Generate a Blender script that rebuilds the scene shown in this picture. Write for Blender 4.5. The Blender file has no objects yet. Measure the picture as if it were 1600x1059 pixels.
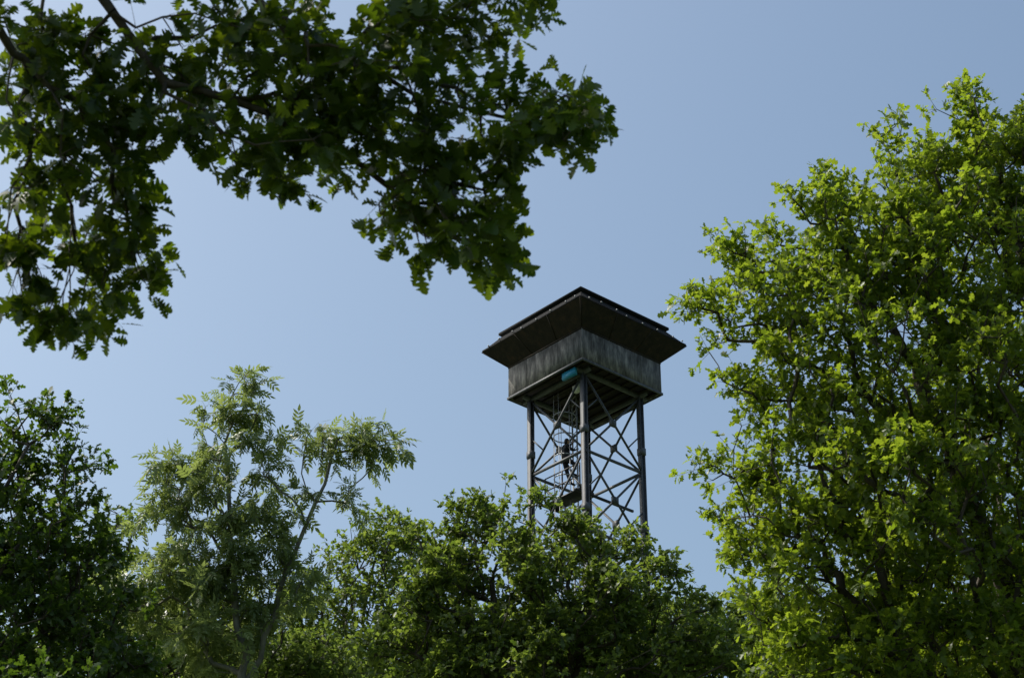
import bpy, math
import numpy as np
rng = np.random.default_rng(11)
scene = bpy.context.scene

# ------------------------------------------------------------------ helpers
def nrm(a):
    return a / np.maximum(np.linalg.norm(a, axis=-1, keepdims=True), 1e-9)

def build_mesh(name, V, F, mat, parent=None, tint=None, smooth=False):
    me = bpy.data.meshes.new(name)
    V = np.ascontiguousarray(V, dtype=np.float32); F = np.ascontiguousarray(F, dtype=np.int32)
    me.vertices.add(len(V)); me.vertices.foreach_set('co', V.ravel())
    me.loops.add(F.size); me.loops.foreach_set('vertex_index', F.ravel())
    me.polygons.add(len(F)); me.polygons.foreach_set('loop_start', np.arange(len(F), dtype=np.int32) * 4)
    if smooth:
        me.polygons.foreach_set('use_smooth', np.ones(len(F), dtype=bool))
    me.update(calc_edges=True)
    if tint is not None:
        at = me.attributes.new('tint', 'FLOAT', 'POINT')
        at.data.foreach_set('value', np.ascontiguousarray(tint, dtype=np.float32))
    me.materials.append(mat)
    ob = bpy.data.objects.new(name, me)
    scene.collection.objects.link(ob)
    if parent is not None:
        ob.parent = parent
    return ob

def empty(name, loc=(0, 0, 0), rz=0.0):
    e = bpy.data.objects.new(name, None)
    e.location = loc; e.rotation_euler = (0, 0, rz); e.empty_display_size = 0.5
    scene.collection.objects.link(e)
    return e

# ------------------------------------------------------------------ materials
def new_mat(name):
    m = bpy.data.materials.new(name); m.use_nodes = True
    nt = m.node_tree; nt.nodes.clear()
    out = nt.nodes.new('ShaderNodeOutputMaterial')
    return m, nt, out

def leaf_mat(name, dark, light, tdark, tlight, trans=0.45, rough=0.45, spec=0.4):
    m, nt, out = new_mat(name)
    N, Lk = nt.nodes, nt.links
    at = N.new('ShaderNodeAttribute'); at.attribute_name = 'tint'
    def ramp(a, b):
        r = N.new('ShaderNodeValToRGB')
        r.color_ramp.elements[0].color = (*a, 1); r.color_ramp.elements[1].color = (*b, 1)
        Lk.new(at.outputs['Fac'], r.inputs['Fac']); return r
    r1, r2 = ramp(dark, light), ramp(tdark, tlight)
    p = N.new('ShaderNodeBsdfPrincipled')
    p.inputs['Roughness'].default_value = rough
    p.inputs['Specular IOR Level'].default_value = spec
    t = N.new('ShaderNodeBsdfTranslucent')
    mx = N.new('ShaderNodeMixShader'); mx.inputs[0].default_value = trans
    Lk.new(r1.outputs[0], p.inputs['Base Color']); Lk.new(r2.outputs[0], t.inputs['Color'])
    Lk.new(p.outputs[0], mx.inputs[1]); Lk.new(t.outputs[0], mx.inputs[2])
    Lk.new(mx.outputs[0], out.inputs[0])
    return m

def noise_mat(name, stops, scale=(1, 1, 1), nscale=4.0, detail=6, rough=0.8, metal=0.0, bump=0.2, bscale=20, spec=0.3):
    m, nt, out = new_mat(name)
    N, Lk = nt.nodes, nt.links
    tc = N.new('ShaderNodeTexCoord'); mp = N.new('ShaderNodeMapping')
    mp.inputs['Scale'].default_value = scale
    Lk.new(tc.outputs['Object'], mp.inputs['Vector'])
    no = N.new('ShaderNodeTexNoise'); no.inputs['Scale'].default_value = nscale
    no.inputs['Detail'].default_value = detail; no.inputs['Roughness'].default_value = 0.65
    Lk.new(mp.outputs[0], no.inputs['Vector'])
    r = N.new('ShaderNodeValToRGB')
    cr = r.color_ramp
    while len(cr.elements) < len(stops): cr.elements.new(0.5)
    for e, (pos, c) in zip(cr.elements, stops):
        e.position = pos; e.color = (*c, 1)
    Lk.new(no.outputs['Fac'], r.inputs['Fac'])
    p = N.new('ShaderNodeBsdfPrincipled')
    p.inputs['Roughness'].default_value = rough; p.inputs['Metallic'].default_value = metal
    p.inputs['Specular IOR Level'].default_value = spec
    Lk.new(r.outputs[0], p.inputs['Base Color'])
    n2 = N.new('ShaderNodeTexNoise'); n2.inputs['Scale'].default_value = bscale; n2.inputs['Detail'].default_value = 4
    Lk.new(tc.outputs['Object'], n2.inputs['Vector'])
    b = N.new('ShaderNodeBump'); b.inputs['Strength'].default_value = bump; b.inputs['Distance'].default_value = 0.02
    Lk.new(n2.outputs['Fac'], b.inputs['Height']); Lk.new(b.outputs[0], p.inputs['Normal'])
    Lk.new(p.outputs[0], out.inputs[0])
    return m

M_bark = noise_mat('bark', [(0.3, (0.03, 0.024, 0.018)), (0.7, (0.11, 0.09, 0.07))], (1, 1, .3), 9, bump=.6)
M_bark_pale = noise_mat('ash_bark', [(0.3, (0.08, 0.075, 0.06)), (0.7, (0.22, 0.21, 0.17))], (1, 1, .3), 8, bump=.4)
M_oakR = leaf_mat('oak_leaves_sunlit', (.065, .11, .016), (.13, .18, .028), (.23, .35, .016), (.42, .52, .035), .52, rough=.42)  # lit copy of the oak leaf, sunlight put into the colour
M_oakL = leaf_mat('oak_leaves_shaded', (.035, .065, .014), (.07, .11, .022), (.08, .16, .010), (.16, .25, .018), .42)  # shaded copy of the oak leaf, backlit darkness put into the colour
M_oakO = leaf_mat('oak_leaves_bough', (.02, .042, .008), (.045, .075, .013), (.08, .16, .005), (.30, .40, .012), .40)  # colour darkened so the overhead leaves read as silhouettes against the sky
M_mid = leaf_mat('hawthorn_leaves', (.065, .105, .026), (.13, .17, .045), (.17, .27, .026), (.33, .42, .055), .48, rough=.42)
M_ash = leaf_mat('ash_leaves', (.10, .14, .055), (.18, .23, .10), (.23, .31, .06), (.40, .48, .13), .45, rough=.38)
M_far = leaf_mat('far_leaves', (.07, .105, .032), (.12, .165, .05), (.16, .25, .03), (.29, .38, .06), .48)

# ------------------------------------------------------------------ vegetation
def leaf_template(ys, ws, fold=0.25, droop=0.18):
    V = []
    for y, w in zip(ys, ws):
        zc = -droop * y * y
        V += [(-w, y, zc + fold * w), (0, y, zc), (w, y, zc + fold * w)]
    F = []
    for i in range(len(ys) - 1):
        a = 3 * i; b = a + 3
        F += [(a, a + 1, b + 1, b), (a + 1, a + 2, b + 2, b + 1)]
    return np.array(V, float), np.array(F, int)

OAK_HI = leaf_template([0, .12, .20, .26, .31, .40, .46, .51, .60, .67, .72, .80, .86, .94, 1.0],
                       [.012, .015, .13, .14, .055, .24, .25, .08, .34, .34, .12, .30, .16, .14, .03])
OAK_MID = leaf_template([0, .14, .32, .44, .62, .74, .90, 1.0],
                        [.015, .03, .23, .10, .35, .15, .22, .03])
HAW = leaf_template([0, .2, .45, .58, .8, 1.0], [.02, .2, .34, .15, .26, .02])
SIMPLE = leaf_template([0, .4, .75, 1.0], [.03, .28, .26, .03])

def pinnate():
    lv, lf = leaf_template([0, .3, .65, 1.0], [.03, .19, .16, .01], fold=.2, droop=.3)
    V, F = [], []; off = 0
    def add(base, ang, s):
        nonlocal off
        c, sn = math.cos(ang), math.sin(ang)
        W = lv * s
        X = W[:, 0] * c + W[:, 1] * sn; Y = -W[:, 0] * sn + W[:, 1] * c
        V.append(np.stack([X + base[0], Y + base[1], W[:, 2] + base[2]], 1)); F.append(lf + off); off += len(lv)
    for k in range(3):
        y = .32 + .22 * k
        z = -.25 * y * y
        add((0, y, z), .85, .42); add((0, y, z), -.85, .42)
    add((0, .93, -.22), 0, .45)
    rv, rf = leaf_template([0, .5, .95], [.008, .006, .004], 0, .25)
    V.append(rv); F.append(rf + off)
    return np.concatenate(V), np.concatenate(F)
PINN = pinnate()

def place_leaves(P, D, Nn, S, tmpl):
    T, F = tmpl
    D = nrm(D); X = nrm(np.cross(D, Nn)); Z = np.cross(X, D)
    n = len(P); k = len(T)
    wf = rng.uniform(.8, 1.2, (n, 1, 1)); zf = rng.uniform(-.4, 2.2, (n, 1, 1))
    tx = T[None, :, 0:1] * wf; ty = T[None, :, 1:2]; tz = T[None, :, 2:3] * zf
    V = P[:, None] + S[:, None, None] * (tx * X[:, None] + ty * D[:, None] + tz * Z[:, None])
    FF = F[None] + (np.arange(n) * k)[:, None, None]
    tint = np.repeat(np.clip(rng.normal(.45, .26, n), 0, 1), k)
    return V.reshape(-1, 3), FF.reshape(-1, 4), tint

def prisms(A, B, ra, rb, n):
    m = len(A)
    D = nrm(B - A)
    ref = np.where(np.abs(D[:, 2:3]) > .9, np.array([[1., 0, 0]]), np.array([[0, 0, 1.]]))
    U = nrm(np.cross(D, ref)); W = np.cross(D, U)
    th = np.arange(n) * 2 * math.pi / n
    ring = U[:, None] * np.cos(th)[None, :, None] + W[:, None] * np.sin(th)[None, :, None]
    V = np.concatenate([A[:, None] + ring * ra[:, None, None], B[:, None] + ring * rb[:, None, None]], 1)
    i = np.arange(n); j = (i + 1) % n
    f = np.stack([i, j, j + n, i + n], 1)
    F = f[None] + (np.arange(m) * 2 * n)[:, None, None]
    return V.reshape(-1, 3), F.reshape(-1, 4)

def merge(parts):
    Vs, Fs, off = [], [], 0
    for V, F in parts:
        Vs.append(V); Fs.append(F + off); off += len(V)
    return np.concatenate(Vs), np.concatenate(Fs)

def sample_blobs(blobs, dens, flat=.85, lump=.6):
    """every blob is broken into smaller leafy lumps so light and sky get in between"""
    out = []
    for (x, y, z, r) in blobs:
        n = max(6, int(dens * r ** 2.4))
        nl = max(4, int(13 * r ** 1.8))
        d = nrm(rng.normal(size=(nl, 3)))
        rad = rng.uniform(.25, .88, (nl, 1)) ** .6
        C = d * rad * r
        lr = rng.uniform(.17, .36, nl) * (r ** .35)
        pick = rng.integers(0, nl, n)
        q = nrm(rng.normal(size=(n, 3))) * (rng.uniform(.1, 1, (n, 1)) ** .6) * lr[pick][:, None]
        q[:, 2] *= .65
        pts = C[pick] + q
        free = nrm(rng.normal(size=(n, 3))) * (rng.uniform(.05, 1, (n, 1)) ** .5) * r
        sel = rng.uniform(size=(n, 1)) < lump
        out.append(np.array([[x, y, z]]) + np.where(sel, pts, free) * np.array([[1, 1, flat]]))
    return np.concatenate(out)

def grow(seeds, att, fork, zmin, alpha=.35, seg=.35, jit=.05):
    cap = 80000
    P = np.zeros((cap, 3)); par = np.full(cap, -1); L = np.zeros(cap); n = 0
    def add(p, pa):
        nonlocal n
        P[n] = p; par[n] = pa
        L[n] = 0 if pa < 0 else L[pa] + np.linalg.norm(P[pa] - p)
        n += 1; return n - 1
    def line(a, b, last, sg, jt):
        d = np.linalg.norm(b - a); k = max(1, int(math.ceil(d / sg)))
        for q in range(1, k + 1):
            p = a + (b - a) * q / k
            if q < k: p = p + rng.normal(size=3) * jt * min(1, d)
            last = add(p, last)
        return last
    for si, s in enumerate(seeds):
        s = [np.array(p, float) for p in s]
        if si == 0:
            last = add(s[0], -1)
        else:
            last = int(np.argmin(np.linalg.norm(P[:n] - s[0], axis=1)))
            s = [P[last].copy()] + s[1:]
        for a, b in zip(s[:-1], s[1:]):
            last = line(P[last].copy(), b, last, seg * 1.2, jit * .7)
    ns = n
    att = att[np.argsort(np.linalg.norm(att - np.array(fork), axis=1))]
    ends = []
    for a in att:
        c = np.linalg.norm(P[:n] - a, axis=1) + alpha * L[:n]
        c[P[:n, 2] < zmin] = 1e9
        j = int(np.argmin(c))
        ends.append(line(P[j].copy(), a, j, seg, jit))
    return P[:n].copy(), par[:n].copy(), np.array(ends), ns

def tree(name, seeds, blobs, fork, zmin, leafmat, tmpl, leaf_len, dens=70, twigs=4, per=6, twig_len=.3,
         bark=M_bark, r_tip=.005, rpow=.43, rmax=.3, droop=0.0, up=.35, alpha=.35, flat=.85, root=None, extra=None, seg=.35, jit=.05, nspread=.55, lump=.6):
    root = root or empty(name, tuple(seeds[0][0]))
    org = np.array(root.location)
    att = sample_blobs(blobs, dens, flat, lump) if blobs else np.zeros((0, 3))
    if extra is not None: att = np.concatenate([att, extra])
    P, par, ends, ns = grow(seeds, att, fork, zmin, alpha, seg, jit)
    n = len(P)
    cnt = np.zeros(n); cnt[ends] += 1
    for i in range(n - 1, 0, -1):
        cnt[par[i]] += cnt[i]
    r = np.clip(r_tip * np.maximum(cnt, .7) ** rpow, 0, rmax)
    r[0] *= 1.35
    idx = np.arange(1, n); idx = idx[par[idx] >= 0]
    A, B = P[par[idx]], P[idx]; rb = r[idx]; ra = np.minimum(r[par[idx]], rb * 1.3)
    big = rb > .025
    parts = []
    if big.any(): parts.append(prisms(A[big], B[big] + nrm(B[big] - A[big]) * rb[big][:, None] * .3, ra[big], rb[big], 8))
    parts.append(prisms(A[~big], B[~big], ra[~big], rb[~big], 4))
    # twigs
    out = nrm(P[ends] - P[par[ends]]) * .7 + nrm(P[ends] - np.array(fork)) * .5
    E = np.repeat(P[ends], twigs, 0); O = np.repeat(out, twigs, 0)
    m = len(E)
    D = nrm(O + rng.normal(size=(m, 3)) * .75 + np.array([[0, 0, up]]))
    Ln = twig_len * rng.uniform(.5, 1.25, m)
    E2 = E + D * Ln[:, None] - np.array([[0, 0, droop]]) * Ln[:, None]
    parts.append(prisms(E, E2, np.full(m, r_tip * .55), np.full(m, r_tip * .25), 3))
    V, F = merge(parts)
    build_mesh('trunk_and_branches', V - org, F, bark, root, smooth=True)
    # leaves
    t = rng.uniform(.25, 1.0, (m, per)); t[:, :per // 2] = rng.uniform(.88, 1.02, (m, per // 2))
    Pl = (E[:, None] + (E2 - E)[:, None] * t[..., None]).reshape(-1, 3)
    Dt = np.repeat(D, per, 0)
    k = len(Pl)
    Dl = nrm(Dt * .55 + nrm(rng.normal(size=(k, 3))) * .85 + np.array([[0, 0, -.15 - droop]]))
    Nl = nrm(np.array([[-.15, -.1, 1.0]]) + rng.normal(size=(k, 3)) * nspread)
    S = leaf_len * np.clip(rng.normal(1, .22, k), .5, 1.5)
    V, F, tint = place_leaves(Pl, Dl, Nl, S, tmpl)
    build_mesh('foliage', V - org, F, leafmat, root, tint=tint, smooth=False)
    print(name, 'nodes', n, 'leaves', k, 'polys', len(F))
    return root

# --- large oak on the right
blobs = [(5.85,19,15.15,.85),(4.55,19,14.25,.85),(5.3,19.3,14.3,.9),(3.5,18.8,13.55,.85),(4.3,18.5,13.3,.9),(2.75,18.8,12.85,.75),(3.4,18.6,12.7,.8),
 (4.85,19,15.1,.55),(3.65,19,14.3,.45),(5.5,19,15.6,.5),(2.25,18.9,12.65,.45),(2.6,18.9,13.5,.45),
 (5.2,19,13.2,1.4),(3.0,18.9,11.95,.78),(4.2,18.5,11.9,1.3),(2.45,19,11.05,.58),(3.1,18.8,11.1,.7),(2.75,19,10.3,.75),
 (4.1,18.6,10.1,1.35),(5.3,19,10.9,1.5),(2.9,19,9.3,.75),(3.4,19,9.7,.9),(3.0,19,8.5,.85),(4.0,19,8.8,1.3),(5.1,19,8.7,1.4),
 (6.9,19.5,14.6,1.4),(6.9,19.5,15.5,.9),(7.3,19.5,12.4,1.8),(7.1,19.5,10.2,1.7),(6.4,21.3,13,1.5),(6.3,21.5,10.5,1.5),(4.6,20.8,11.6,1.1),(4.4,20.8,9.6,1.1),(8.6,20.5,11.5,1.6),
 (3.6,19,7.6,1.0),(5.2,19.3,7.3,1.1)]
tree('oak_tree', [[(6.4,20.3,0),(6.3,20.2,3),(6.1,20.1,6),(6.0,20,7.6)], [(6.0,20,7.6),(5.3,19.6,10),(4.6,19.3,12.2)], [(6.1,20.1,6.2),(4.9,19.5,8.2),(4.0,19.2,9.0)],
      [(6.0,20,7.6),(6.3,19.7,11),(6.0,19.4,14)],[(5.3,19.6,10),(4.4,19.1,10.6),(3.4,18.9,10.9)]],
     blobs, (6.0,20,7.6), 6.0, M_oakR, OAK_MID, .092, dens=105, twigs=3, per=8, twig_len=.25, r_tip=.006, rmax=.30, lump=.75)

# --- centre tree in front of the tower
blobs = [(-.1,27,14.1,.58),(-.75,27,13.5,.75),(.55,27,13.6,.72),(1.5,27,13.5,.52),(1.0,27,13.65,.45),(2.0,27,12.95,.62),(0,26.8,12.6,1.2),
 (1.35,26.8,12.45,1.05),(2.5,27,12.2,.72),(-1.15,27,12.9,.9),(2.75,27,11.6,.9),(-1.2,27,11.5,1.2),(.2,26.8,11.3,1.3),(1.6,26.9,11.2,1.3),(.6,28.3,12.3,1.1),(1.9,28.2,11.7,1.0)]
tree('hawthorn_tree', [[(.7,27.4,0),(.6,27.3,4),(.55,27.2,8),(.5,27.1,10)], [(.55,27.2,9),(-.2,27,11.5),(-.3,27,13.0)], [(.5,27.1,10),(1.0,27,12),(1.3,27,13.1)]],
     blobs, (.5,27.1,9.5), 8.0, M_mid, HAW, .085, dens=165, twigs=3, per=7, twig_len=.24, r_tip=.005, rmax=.2, lump=.75)

# --- slimmer tree beside it
blobs = [(-2.3,32,16.1,.62),(-2.75,32,15.3,.85),(-1.85,32,15.5,.75),(-3.4,32,14.6,.9),(-2.3,32,14,1.2),(-1.4,32,14.3,.9),(-3.2,32,13.2,1.1)]
tree('hawthorn_tree', [[(-2.4,32.3,0),(-2.4,32.2,6),(-2.3,32.1,12)]], blobs, (-2.3,32.1,11), 9.5, M_mid, HAW, .088, dens=120,
     twigs=3, per=6, twig_len=.28, rmax=.18)

# --- ash with feathery crown
blobs = [(-4.4,28,16.75,.38),(-4.8,28,16.3,.42),(-4.05,28,16.2,.42),(-4.6,28,15.5,.55),(-5.3,28,15.25,.48),(-3.8,28,15.5,.4),
 (-2.75,28,16.0,.5),(-2.4,28,15.65,.36),(-3.15,28,15.75,.38),(-5.5,28,14.6,.5),(-4.6,28,14.6,.6),(-3.75,28,14.6,.5),(-3.2,28,14.85,.3),
 (-2.65,28,14.9,.25),(-2.1,28,15.85,.25),(-5.0,28,13.7,.75),(-4.0,28,13.6,.65),(-5.7,28,13.4,.7),(-3.2,28,13.4,.45),(-4.5,28,12.7,.9)]
tree('ash_tree', [[(-4.1,28.3,0),(-4.1,28.2,6),(-4.05,28.1,11.5)], [(-4.05,28.1,11.5),(-4.3,28,13.5),(-4.55,28,15.5),(-4.6,28,16.6)],
                  [(-4.05,28.1,11.5),(-3.6,28,13.2),(-3.1,28,14.8),(-2.8,28,15.9)]],
     blobs, (-4.05,28.1,11.5), 10.5, M_ash, PINN, .21, dens=110, twigs=2, per=4, twig_len=.24, bark=M_bark_pale,
     r_tip=.0055, rmax=.17, droop=.5, up=.4, lump=.7)

# --- backlit oak at the left edge, its shade put into the leaf colour
blobs = [(-5.7,20,12.05,.45),(-5.1,20,11.55,.38),(-5.65,20,11.15,.65),(-5.0,20,10.5,.6),(-5.5,20,10.1,.8),(-4.75,20,9.75,.62),
 (-5.0,20,9.1,.9),(-6.6,20.3,11.6,.95),(-6.9,20.5,10,1.3),(-5.9,21.4,10.4,1.1),(-4.4,20,8.8,.75),(-5.6,20,8.2,1.1)]
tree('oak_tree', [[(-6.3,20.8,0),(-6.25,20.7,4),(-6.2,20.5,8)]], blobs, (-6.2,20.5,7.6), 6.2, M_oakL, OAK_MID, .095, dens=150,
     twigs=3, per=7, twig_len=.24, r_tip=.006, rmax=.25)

# --- shrubby tree lower left
blobs = [(-6.55,30,15.35,.5),(-6.7,30,14.55,.7),(-5.8,30,14.0,.8),(-6.8,30,13.4,.9),(-4.9,30,13.5,.75),(-4.05,30,13.2,.8),
 (-5.8,30,12.7,1.1),(-3.2,30,12.8,.9),(-4.4,30,12.4,1.0),(-7.3,30,12.6,1.1)]
tree('maple_tree', [[(-5.4,30.4,0),(-5.4,30.3,6),(-5.4,30.2,10.5)]], blobs, (-5.4,30.2,10), 8.5, M_far, HAW, .088, dens=120,
     twigs=3, per=7, twig_len=.26, rmax=.2)

# --- low sapling, lower left
blobs = [(-3.9,18,7.85,.45),(-4.5,18,7.85,.5),(-3.2,18,7.4,.6),(-4.2,18,7.3,.8)]
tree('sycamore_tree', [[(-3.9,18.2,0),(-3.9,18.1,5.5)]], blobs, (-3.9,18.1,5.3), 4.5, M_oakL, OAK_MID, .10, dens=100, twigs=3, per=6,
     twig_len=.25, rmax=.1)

# --- row of more distant trees
far = empty('distant_trees', (0, 41, 0))
xs = [-13, -9.5, -6.2, -2.8, .6, 3.8, 7, 10.5]
for i, x in enumerate(xs):
    h = 16.6 + rng.uniform(-.5, .5) + (1.0 if 3 < x < 8 else 0)
    y = 41 + rng.uniform(-1.5, 1.5)
    bl = []
    for k in range(9):
        bl.append((x + rng.uniform(-1.8, 1.8), y + rng.uniform(-.8, .8), h + rng.uniform(-2.4, .6), rng.uniform(.9, 1.4)))
    tree('far', [[(x, y + .3, 0), (x, y + .2, 7), (x, y, 13)]], bl, (x, y, 12.5), 10.5, M_far, SIMPLE, .12, dens=60, twigs=4, per=6,
         twig_len=.35, rmax=.25, root=far)

# --- overhanging oak bough, upper left: a drooping, roughly flat bough.
# O is a point in the plane of the bough, Sx runs along it, Hh up its slope, Nn is its normal.
O = np.array([0, 6.93, 5.6]); Sx = np.array([1, 0, 0.]); Hh = np.array([0, -.5, .866]); Nn = np.array([0, .866, .5])
def bp(s, h, d=0): return O + s * Sx + h * Hh + d * Nn
# leafy sprays of the bough: (along, up the slope, radius) in centimetres
sprays = [(-199.5,128.6,15.7),(-176,123,14.4),(-197,105,14.4),(-168,100,13.1),(-144,123,14.4),(-123,126,13.1),(-142,102,11.8),(-199.5,84,13.1),
 (-178.5,81,12.6),(-159,81,10),(-194,63,11.8),(-168,63,10),(-199.5,42,11.8),(-176,42,11.5),(-160,48.6,8.9),(-152,29,6.8),(-172,23.6,8.9),
 (-202,26,7.9),(-182,8,6.3),(-194,13,6.3),(-131,89,9.4),(-105,123,14.4),(-87,126,12.6),(-105,102,11.8),(-84,102,11.8),(-112,79,6.3),
 (-97,77,8.4),(-81,84,10.5),(-94.5,67,3.7),(-75,75,5.2),(-63,105,12.6),(-52.5,126,13.6),(-31.5,131,12.6),(-14,134,10.5),(3,144,7.9),
 (-39,110,9.4),(-52.5,84,11),(-37,84,10),(-17,100,8.9),(-6.6,87,10),(6.6,88,6.8),(21,83,4.7),(27.6,85,3.1),(23.6,100,2.6),
 (-42,64,10.5),(-50,54,6.8),(-27.6,68,11),(-30,47,10),(-14.4,54,8.4),(-17,39,6.3),(-7.9,72,7.9),(-37,41,3.7),(-9,33,2.6),(-66,89,8.9)]
ex = []
for (s, h, rr) in sprays:
    s, h, rr = s / 100, h / 100, rr / 100
    n = max(3, int(4 + 285 * rr ** 2))
    dep = .12 * math.sin(s * 3.1) + .10 * math.cos(h * 4)
    for _ in range(n):
        a = rng.uniform(0, 2 * math.pi); q = rr * math.sqrt(rng.uniform(0, 1)) * .82
        ex.append(bp(s + q * math.cos(a), h + q * math.sin(a), dep + rng.normal() * .13))
ex = np.array(ex)
# unseen crown leaves above, added toward the sun to shade the bough
shade = []
for _ in range(28):
    x = rng.uniform(-5.4, 0); y = rng.uniform(5.6, 8.0)
    shade.append((x, y, 1.6 + y * .835 + rng.uniform(1.25, 2.4), rng.uniform(.5, .8)))
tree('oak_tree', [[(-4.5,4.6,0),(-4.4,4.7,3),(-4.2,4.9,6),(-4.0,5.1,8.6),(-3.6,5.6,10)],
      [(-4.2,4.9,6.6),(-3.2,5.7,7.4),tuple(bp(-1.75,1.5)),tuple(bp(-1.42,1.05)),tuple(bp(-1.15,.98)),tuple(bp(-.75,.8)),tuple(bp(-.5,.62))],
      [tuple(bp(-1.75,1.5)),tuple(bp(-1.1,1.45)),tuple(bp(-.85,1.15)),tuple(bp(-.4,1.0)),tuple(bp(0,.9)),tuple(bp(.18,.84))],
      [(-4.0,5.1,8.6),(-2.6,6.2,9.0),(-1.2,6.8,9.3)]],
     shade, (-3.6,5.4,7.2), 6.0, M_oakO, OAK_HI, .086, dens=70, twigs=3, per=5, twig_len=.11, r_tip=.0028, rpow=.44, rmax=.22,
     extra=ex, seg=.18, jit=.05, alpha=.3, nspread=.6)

# ------------------------------------------------------------------ tower
M_wall = noise_mat('weathered_panel', [(0.34, (.04, .037, .035)), (0.5, (.125, .12, .115)), (0.66, (.30, .28, .26))], (2.0, 2.0, .5), 2.6, detail=10, rough=.65, bump=.3, bscale=8)
M_soffit = noise_mat('rusty_sheet', [(0.3, (.010, .008, .006)), (0.55, (.024, .018, .012)), (0.75, (.055, .03, .017))], (1.5, 1.5, 1), 2.5, detail=8, rough=.8, bump=.25)
M_roof = noise_mat('roofing_felt', [(0.3, (.008, .008, .009)), (0.7, (.02, .02, .02))], (1, 1, 1), 6, rough=.95, spec=.15)
M_steel = noise_mat('painted_steel', [(0.3, (.05, .053, .06)), (0.6, (.095, .10, .11)), (0.78, (.08, .055, .04))], (1, 1, .4), 5, rough=.55, metal=.0, bump=.1)
M_galv = noise_mat('galvanised_steel', [(0.3, (.20, .205, .21)), (0.7, (.33, .34, .35))], (1, 1, 1), 7, rough=.45, metal=.3, bump=.05)
M_dark = noise_mat('dark_grating', [(0.3, (.010, .010, .012)), (0.7, (.03, .03, .033))], (1, 1, 1), 6, rough=.5)
M_blue = noise_mat('blue_paint', [(0.3, (.02, .19, .36)), (0.7, (.04, .30, .50))], (1, 1, 1), 5, rough=.4)
M_white = noise_mat('sky_gap_white', [(0.3, (.65, .66, .66)), (0.7, (.8, .8, .8))], (1, 1, 1), 5, rough=.4)  # bright white standing in for a glimpse of sky

TX, TY = 2.73, 64.4
tower = empty('watchtower', (TX, TY, 0), math.radians(45 - 2.43 - 1.2))

class Part:
    def __init__(s): s.p = []
    def beam(s, a, b, w, h=None, up=(0, 0, 1)):
        h = h or w
        a = np.array(a, float); b = np.array(b, float); d = nrm(b - a)
        u = np.array(up, float)
        if abs(np.dot(u, d)) > .95: u = np.array([1., 0, 0])
        x = nrm(np.cross(d, u)); z = np.cross(x, d)
        V = [c + x * sx * w / 2 + z * sz * h / 2 for c in (a, b) for sx, sz in ((-1, -1), (1, -1), (1, 1), (-1, 1))]
        F = [(0, 1, 2, 3), (7, 6, 5, 4), (0, 4, 5, 1), (1, 5, 6, 2), (2, 6, 7, 3), (3, 7, 4, 0)]
        s.p.append((np.array(V), np.array(F)))
    def box(s, x0, x1, y0, y1, z0, z1):
        s.beam((x0, (y0 + y1) / 2, (z0 + z1) / 2), (x1, (y0 + y1) / 2, (z0 + z1) / 2), abs(y1 - y0), abs(z1 - z0))
    def cyl(s, a, b, ra, rb=None, n=12, cap=True):
        rb = ra if rb is None else rb
        V, F = prisms(np.array([a], float), np.array([b], float), np.array([ra]), np.array([rb]), n)
        s.p.append((V, F))
        if cap:
            for e, off in ((a, 0), (b, n)):
                C = np.concatenate([V[off:off + n], [np.array(e, float)]])
                s.p.append((C, np.array([(i, (i + 1) % n, (i + 2) % n, n) for i in range(0, n, 2)])))
    def quad(s, a, b, c, d):
        s.p.append((np.array([a, b, c, d], float), np.array([(0, 1, 2, 3)])))
    def done(s, name, mat, parent=None):
        V, F = merge(s.p)
        return build_mesh(name, V, F, mat, parent or tower)

Z0, ZW, ZE, ZP = 36.35, 37.66, 38.33, 39.05
HW = 2.0; HE = 2.76; HP = 2.30; HL = 1.44
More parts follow.
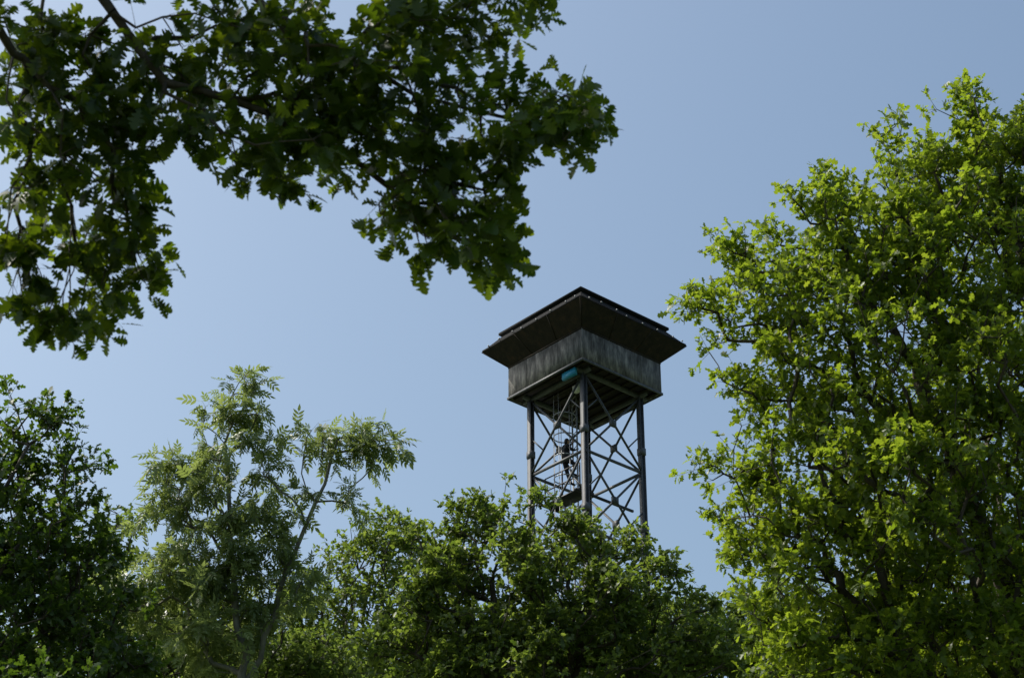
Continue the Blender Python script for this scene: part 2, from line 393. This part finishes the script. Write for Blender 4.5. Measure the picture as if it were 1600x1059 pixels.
# legs: H sections
legs = Part()
for sx in (-1, 1):
    for sy in (-1, 1):
        x, y = sx * HL, sy * HL
        legs.beam((x - .085, y, 0), (x - .085, y, Z0 - .2), .018, .20, up=(0, 1, 0))
        legs.beam((x + .085, y, 0), (x + .085, y, Z0 - .2), .018, .20, up=(0, 1, 0))
        legs.beam((x, y, 0), (x, y, Z0 - .2), .15, .016, up=(0, 1, 0))
        legs.box(x - .25, x + .25, y - .25, y + .25, 0, .12)
        for z in np.arange(2.9, Z0, 3.1):
            legs.box(x - .115, x + .115, y - .12, y + .12, z - .14, z + .14)
legs.done('legs', M_steel)
br = Part()
def P2(k, t, z, o=0.0):
    a = HL + o
    return [(-a, t * HL, z), (t * HL, -a, z), (a, t * HL, z), (t * HL, a, z)][k]
ph = 3.1
zs = np.arange(Z0 - .2, 1.5, -ph)
for i, zt in enumerate(zs):
    zb = max(zt - ph, .3)
    zm = (zt + zb) / 2
    for k in range(4):
        br.beam(P2(k, -1, zt, .03), P2(k, 1, zb, .03), .085, .02, up=(1, 1, 0))
        br.beam(P2(k, -1, zt, .03), P2(k, 1, zb, .03), .02, .085, up=(1, 1, 0))
        br.beam(P2(k, 1, zt, -.03), P2(k, -1, zb, -.03), .085, .02, up=(1, 1, 0))
        br.beam(P2(k, 1, zt, -.03), P2(k, -1, zb, -.03), .02, .085, up=(1, 1, 0))
        br.beam(P2(k, -1, zb), P2(k, 1, zb), .07, .09)
        if k in (0, 1):
            br.beam(P2(k, -1, zm, -.01), P2(k, -.5, zt - ph * .25, -.01), .045, .045)
            br.beam(P2(k, 1, zm, .01), P2(k, .5, zt - ph * .75, .01), .045, .045)
        c = P2(k, 0, zm)
        br.box(c[0] - (.05 if k in (0, 2) else .14), c[0] + (.05 if k in (0, 2) else .14), c[1] - (.05 if k in (1, 3) else .14), c[1] + (.05 if k in (1, 3) else .14), zm - .13, zm + .13)
    if i % 2: br.beam((HL, -HL, zb - .055), (-HL, HL, zb - .055), .05)
for k in range(4):
    br.beam(P2(k, -1.25, Z0 - .11), P2(k, 1.25, Z0 - .11), .12, .20 - .01 * k)
br.done('bracing', M_steel)

# floor and joists
fl = Part()
fl.box(-HW + .012, HW - .012, -HW + .012, HW - .012, Z0, Z0 + .08)
for t in np.linspace(-1.8, 1.8, 9):
    fl.box(t - .03, t + .03, -HW + .05, HW - .05, Z0 - .09, Z0 - .003)
fl.done('cabin_floor', M_soffit)
# walls: panelled sheets with battens
wl = Part()
for s in (-1, 1):
    wl.box(s * HW - .03, s * HW + .03, -HW - .03, HW + .03, Z0 - .06, ZW)
    wl.box(-HW + .031, HW - .031, s * HW - .03, s * HW + .03, Z0 - .062, ZW)
for s in (-1, 1):
    for t in (-1.0, 0.0, 1.0):
        wl.box(s * (HW + .0345) - .003, s * (HW + .0345) + .003, t - .012, t + .012, Z0 - .02, ZW - .04)
        wl.box(t - .012, t + .012, s * (HW + .0345) - .003, s * (HW + .0345) + .003, Z0 - .02, ZW - .04)
wl.done('cabin_walls', M_wall)
tr = Part()
for s in (-1, 1):
    tr.box(s * (HW + .05) - .018, s * (HW + .05) + .018, -HW - .07, HW + .07, Z0 - .10, Z0 - .01)
    tr.box(-HW - .03, HW + .03, s * (HW + .05) - .018, s * (HW + .05) + .018, Z0 - .102, Z0 - .012)
tr.done('cabin_base_trim', M_steel)
# flared shutters under the eaves
so = Part()
def ring(h, z): return [(-h, -h, z), (h, -h, z), (h, h, z), (-h, h, z)]
a, b = ring(HW + .02, ZW - .04), ring(HE, ZE)
a2, b2 = ring(HW - .02, ZW + .02), ring(HE - .04, ZE + .03)
for i in range(4):
    j = (i + 1) % 4
    so.quad(a[i], a[j], b[j], b[i]); so.quad(a2[j], a2[i], b2[i], b2[j]); so.quad(b[i], b[j], b2[j], b2[i])
    A = [np.array(q) for q in (a[i], a[j], b[j], b[i])]
    nn = nrm(np.cross(A[1] - A[0], A[3] - A[0]))
    for t in (0.004, .34, .67, .996):
        p0 = A[0] + (A[1] - A[0]) * t; p1 = A[3] + (A[2] - A[3]) * t
        so.beam(p0 + nn * .006, p1 + nn * .006, .025, .016, up=nn)
    so.beam(A[0] + nn * .02, A[1] + nn * .02, .07, .05, up=nn)
so.done('eaves_shutters', M_soffit)
# roof
rf = Part()
c1, c2 = ring(HE - .03, ZE + .045), ring(HP - .12, ZP - .02)
for i in range(4):
    j = (i + 1) % 4
    rf.quad(c1[i], c1[j], c2[j], c2[i])
    rf.beam(b2[i], b2[j], .07, .07)
rf.box(-HP, HP, -HP, HP, ZP, ZP + .10)
t1 = ring(HP - .02, ZP + .102); top = (0, 0, ZP + .55)
for i in range(4):
    j = (i + 1) % 4
    m_ = [(t1[i][q] + t1[j][q]) / 2 for q in range(3)]
    rf.quad(t1[i], m_, t1[j], top)
rf.done('roof', M_roof)
# small clips along the eave edge
cl = Part()
for i in range(4):
    j = (i + 1) % 4
    A, B = np.array(b[i]), np.array(b[j])
    for t in (.08, .19, .33, .42, .57, .71, .86, .95):
        p = A + (B - A) * t + np.array([0, 0, .10 + .05 * math.sin(t * 40)])
        cen = np.array([0, 0, p[2]]); o = p + nrm(p - cen) * .02
        cl.beam(o - np.array([0, 0, .025]), o + np.array([0, 0, .025]), .045)
cl.done('edge_fixings', M_galv)
# ladder with safety cage
ld = Part()
TR = math.radians(45 - 2.43 - 1.2)
FACE = math.radians(20)                   # climber's facing direction (world)
fx, fy = math.cos(FACE - TR), math.sin(FACE - TR)   # in tower axes
wx, wy = -.41, -.10
lx = wx * math.cos(TR) + wy * math.sin(TR); ly = -wx * math.sin(TR) + wy * math.cos(TR)
px_, py_ = -fy, fx
for s in (-1, 1):
    ld.beam((lx + s * .22 * px_, ly + s * .22 * py_, .2), (lx + s * .22 * px_, ly + s * .22 * py_, Z0 + .5), .045)
for z in np.arange(.5, Z0, .3):
    ld.cyl((lx - .22 * px_, ly - .22 * py_, z), (lx + .22 * px_, ly + .22 * py_, z), .016, n=6)
cx_, cy_ = lx - .40 * fx, ly - .40 * fy
base = math.atan2(-fy, -fx)
def hoop(q, n=12):
    th = base - 1.95 + 3.9 * q / n
    return cx_ + .42 * math.cos(th), cy_ + .42 * math.sin(th)
for z in np.arange(3, Z0 - .2, .85):
    pts = [(lx - .22 * px_, ly - .22 * py_)] + [hoop(q) for q in range(13)] + [(lx + .22 * px_, ly + .22 * py_)]
    if math.hypot(pts[0][0] - pts[1][0], pts[0][1] - pts[1][1]) > math.hypot(pts[-1][0] - pts[1][0], pts[-1][1] - pts[1][1]):
        pts[0], pts[-1] = pts[-1], pts[0]
    for p, q in zip(pts[:-1], pts[1:]): ld.beam((*p, z), (*q, z), .012, .045)
for q in (1, 4, 6, 8, 11):
    h0 = hoop(q); ld.beam((*h0, 3), (*h0, Z0 - .2), .025, .010)
ld.done('caged_ladder', M_galv)
# rest landing
pf = Part()
zl = 31.75
pf.box(-1.25, -.55, -.95, .95, zl, zl + .05)
for y in (-.92, 0, .92):
    pf.beam((-1.22, y, zl), (-1.22, y, zl + 1.05), .04)
for z in (zl + .55, zl + 1.05):
    pf.beam((-1.22, -.92, z), (-1.22, .92, z), .035)
pf.beam((-1.44, -.9, zl - .05), (1.44, -.9, zl - .05), .08); pf.beam((-1.44, .9, zl - .05), (1.44, .9, zl - .05), .08)
pf.done('rest_landing', M_dark)
bl = Part(); bl.box(-1.93, -1.80, -1.50, -.82, Z0 - .40, Z0 - .12); bl.done('blue_panel', M_blue)
wh = Part(); wh.box(-1.2, -1.0, -.95, -.6, Z0 - .55, Z0 - .3); wh.beam((-1.1, -.8, Z0 - .3), (-1.1, -.8, Z0 - .05), .04); wh.done('sky_gap_box', M_white)  # added pale box, stands in for sky seen through the floor hatch

# ------------------------------------------------------------------ climber on the ladder
M_cloth = noise_mat('dark_clothing', [(0.3, (.010, .010, .012)), (0.7, (.024, .024, .03))], (1, 1, 1), 12, rough=.9)
M_skin = noise_mat('skin', [(0.3, (.35, .20, .14)), (0.7, (.45, .27, .19))], (1, 1, 1), 20, rough=.6, bump=.05)
M_hair = noise_mat('dark_hair', [(0.3, (.012, .009, .007)), (0.7, (.03, .022, .016))], (1, 1, 1), 40, rough=.7)
person = empty('person', (TX + wx - .36 * math.cos(FACE), TY + wy - .36 * math.sin(FACE), 32.58), FACE - math.pi / 2)
def skin_mesh(name, verts, edges, mat, sub=1):
    me = bpy.data.meshes.new(name)
    me.from_pydata([v[:3] for v in verts], edges, [])
    ob = bpy.data.objects.new(name, me); scene.collection.objects.link(ob); ob.parent = person
    bpy.context.view_layer.objects.active = ob
    md = ob.modifiers.new('Skin', 'SKIN'); md.use_smooth_shade = True
    for i, v in enumerate(verts):
        sv = me.skin_vertices[0].data[i]; sv.radius = (v[3], v[3]); sv.use_root = (i == 0)
    s = ob.modifiers.new('Subsurf', 'SUBSURF'); s.levels = sub; s.render_levels = sub
    me.materials.append(mat)
    return ob
bv = [(0, 0, .98, .16), (0, -.01, 1.18, .16), (0, .0, 1.38, .18), (0, .02, 1.53, .07), (0, .04, 1.60, .06),
      (-.19, 0, 1.46, .08), (-.27, .17, 1.54, .058), (-.18, .31, 1.80, .04),
      (.19, 0, 1.46, .08), (.29, .12, 1.25, .058), (.19, .31, 1.33, .04),
      (-.11, .0, .90, .11), (-.15, .10, .50, .078), (-.12, .22, .10, .055), (-.12, .40, .05, .048),
      (.12, .04, .90, .11), (.17, .30, .74, .078), (.12, .20, .36, .055), (.12, .38, .34, .048)]
be = [(0, 1), (1, 2), (2, 3), (3, 4), (2, 5), (5, 6), (6, 7), (2, 8), (8, 9), (9, 10), (0, 11), (11, 12), (12, 13), (13, 14),
      (0, 15), (15, 16), (16, 17), (17, 18)]
skin_mesh('clothed_body', bv, be, M_cloth, 2)
for side, w0 in (('left', (-.18, .31, 1.80)), ('right', (.19, .31, 1.33))):
    hv = [(w0[0], w0[1], w0[2], .03), (w0[0], w0[1] + .05, w0[2] + .05, .035)]
    he = [(0, 1)]
    for f in range(4):
        o = (f - 1.5) * .022
        k = len(hv); L_ = (.9, 1.0, .95, .8)[f]
        hv += [(w0[0] + o, w0[1] + .075, w0[2] + .075, .010), (w0[0] + o, w0[1] + .11, w0[2] + .05 + .02 * L_, .009), (w0[0] + o, w0[1] + .09, w0[2] + .02, .008)]
        he += [(1, k), (k, k + 1), (k + 1, k + 2)]
    sg = 1 if side == 'left' else -1
    k = len(hv)
    hv += [(w0[0] + sg * .035, w0[1] + .04, w0[2] + .035, .011), (w0[0] + sg * .045, w0[1] + .08, w0[2] + .03, .010)]
    he += [(1, k), (k, k + 1)]
    skin_mesh('hand_' + side, hv, he, M_skin, 1)
def ellip(c, r, n=16, m=10, z0=-1.0, z1=1.0):
    V = []; F = []
    for a_ in range(m + 1):
        z = z0 + (z1 - z0) * a_ / m; z = max(-.999, min(.999, z)); rr = math.sqrt(1 - z * z)
        for b_ in range(n):
            t = 2 * math.pi * b_ / n
            V.append((c[0] + r[0] * rr * math.cos(t), c[1] + r[1] * rr * math.sin(t), c[2] + r[2] * z))
    for a_ in range(m):
        for b_ in range(n):
            F.append((a_ * n + b_, a_ * n + (b_ + 1) % n, (a_ + 1) * n + (b_ + 1) % n, (a_ + 1) * n + b_))
    return np.array(V), np.array(F)
build_mesh('head', *merge([ellip((0, .06, 1.71), (.075, .095, .12)), ellip((0, .155, 1.70), (.013, .022, .02), 8, 6),
                           ellip((-.077, .055, 1.70), (.012, .02, .03), 8, 6), ellip((.077, .055, 1.70), (.012, .02, .03), 8, 6),
                           ellip((0, .145, 1.655), (.025, .012, .008), 8, 6)]), M_skin, person, smooth=True)
build_mesh('eyes', *merge([ellip((-.03, .142, 1.725), (.012, .012, .008), 8, 6), ellip((.03, .142, 1.725), (.012, .012, .008), 8, 6)]), M_hair, person, smooth=True)
build_mesh('hair', *merge([ellip((0, .04, 1.735), (.086, .098, .115), z0=-.1), ellip((0, .01, 1.69), (.08, .075, .10))]), M_hair, person, smooth=True)

# ------------------------------------------------------------------ ground
M_ground = noise_mat('woodland_floor', [(0.3, (.03, .045, .015)), (0.6, (.06, .085, .025)), (0.8, (.09, .075, .045))], (1, 1, 1), .6, detail=10, rough=.95, bump=.5, bscale=6)
g = 81
lin = np.sign(np.linspace(-1, 1, g)) * np.abs(np.linspace(-1, 1, g)) ** 2.5 * 2500
X, Y = np.meshgrid(lin, lin)
R = np.hypot(X, Y)
Zg = -.02 + np.clip((R - 150) / 800, 0, 1) * 6 * np.sin(X * .004) * np.cos(Y * .005)
V = np.stack([X.ravel(), Y.ravel(), Zg.ravel()], 1)
i, j = np.meshgrid(np.arange(g - 1), np.arange(g - 1)); q = (j * g + i).ravel()
build_mesh('ground', V, np.stack([q, q + 1, q + g + 1, q + g], 1), M_ground, smooth=True)

# ------------------------------------------------------------------ light and sky
el, az = 53.0, -74.0
w = bpy.data.worlds.new('World'); scene.world = w; w.use_nodes = True
nt = w.node_tree; nt.nodes.clear()
sky = nt.nodes.new('ShaderNodeTexSky'); sky.sky_type = 'NISHITA'; sky.sun_disc = False
sky.sun_elevation = math.radians(el); sky.sun_rotation = math.radians(az % 360)
sky.air_density = 1.3; sky.dust_density = 4.0; sky.ozone_density = 1.5
tn = nt.nodes.new('ShaderNodeMix'); tn.data_type = 'RGBA'; tn.blend_type = 'MULTIPLY'
tn.inputs[0].default_value = 1.0
tn.inputs[7].default_value = (.94, 1.0, .99, 1)
bg = nt.nodes.new('ShaderNodeBackground'); bg.inputs['Strength'].default_value = .15
wo = nt.nodes.new('ShaderNodeOutputWorld')
nt.links.new(sky.outputs[0], tn.inputs[6]); nt.links.new(tn.outputs[2], bg.inputs[0]); nt.links.new(bg.outputs[0], wo.inputs[0])
sd = bpy.data.lights.new('sun', 'SUN'); sd.energy = 4.1; sd.angle = math.radians(.5); sd.color = (1, .95, .86)
so_ = bpy.data.objects.new('sun', sd); scene.collection.objects.link(so_)
so_.rotation_euler = (math.radians(90 - el), 0, math.radians(180 - az))
so_.location = (-30, 20, 60)

# ------------------------------------------------------------------ camera
cd = bpy.data.cameras.new('camera'); cam = bpy.data.objects.new('camera', cd); scene.collection.objects.link(cam)
cam.location = (0, 0, 1.6); cam.rotation_euler = (math.radians(120), 0, 0)
cd.sensor_width = 23.6; cd.lens = 45; cd.clip_start = .05; cd.clip_end = 6000
cd.dof.use_dof = True; cd.dof.focus_distance = 60; cd.dof.aperture_fstop = 5.6
scene.camera = cam
scene.view_settings.view_transform = 'Standard'; scene.view_settings.look = 'None'; scene.view_settings.exposure = 0
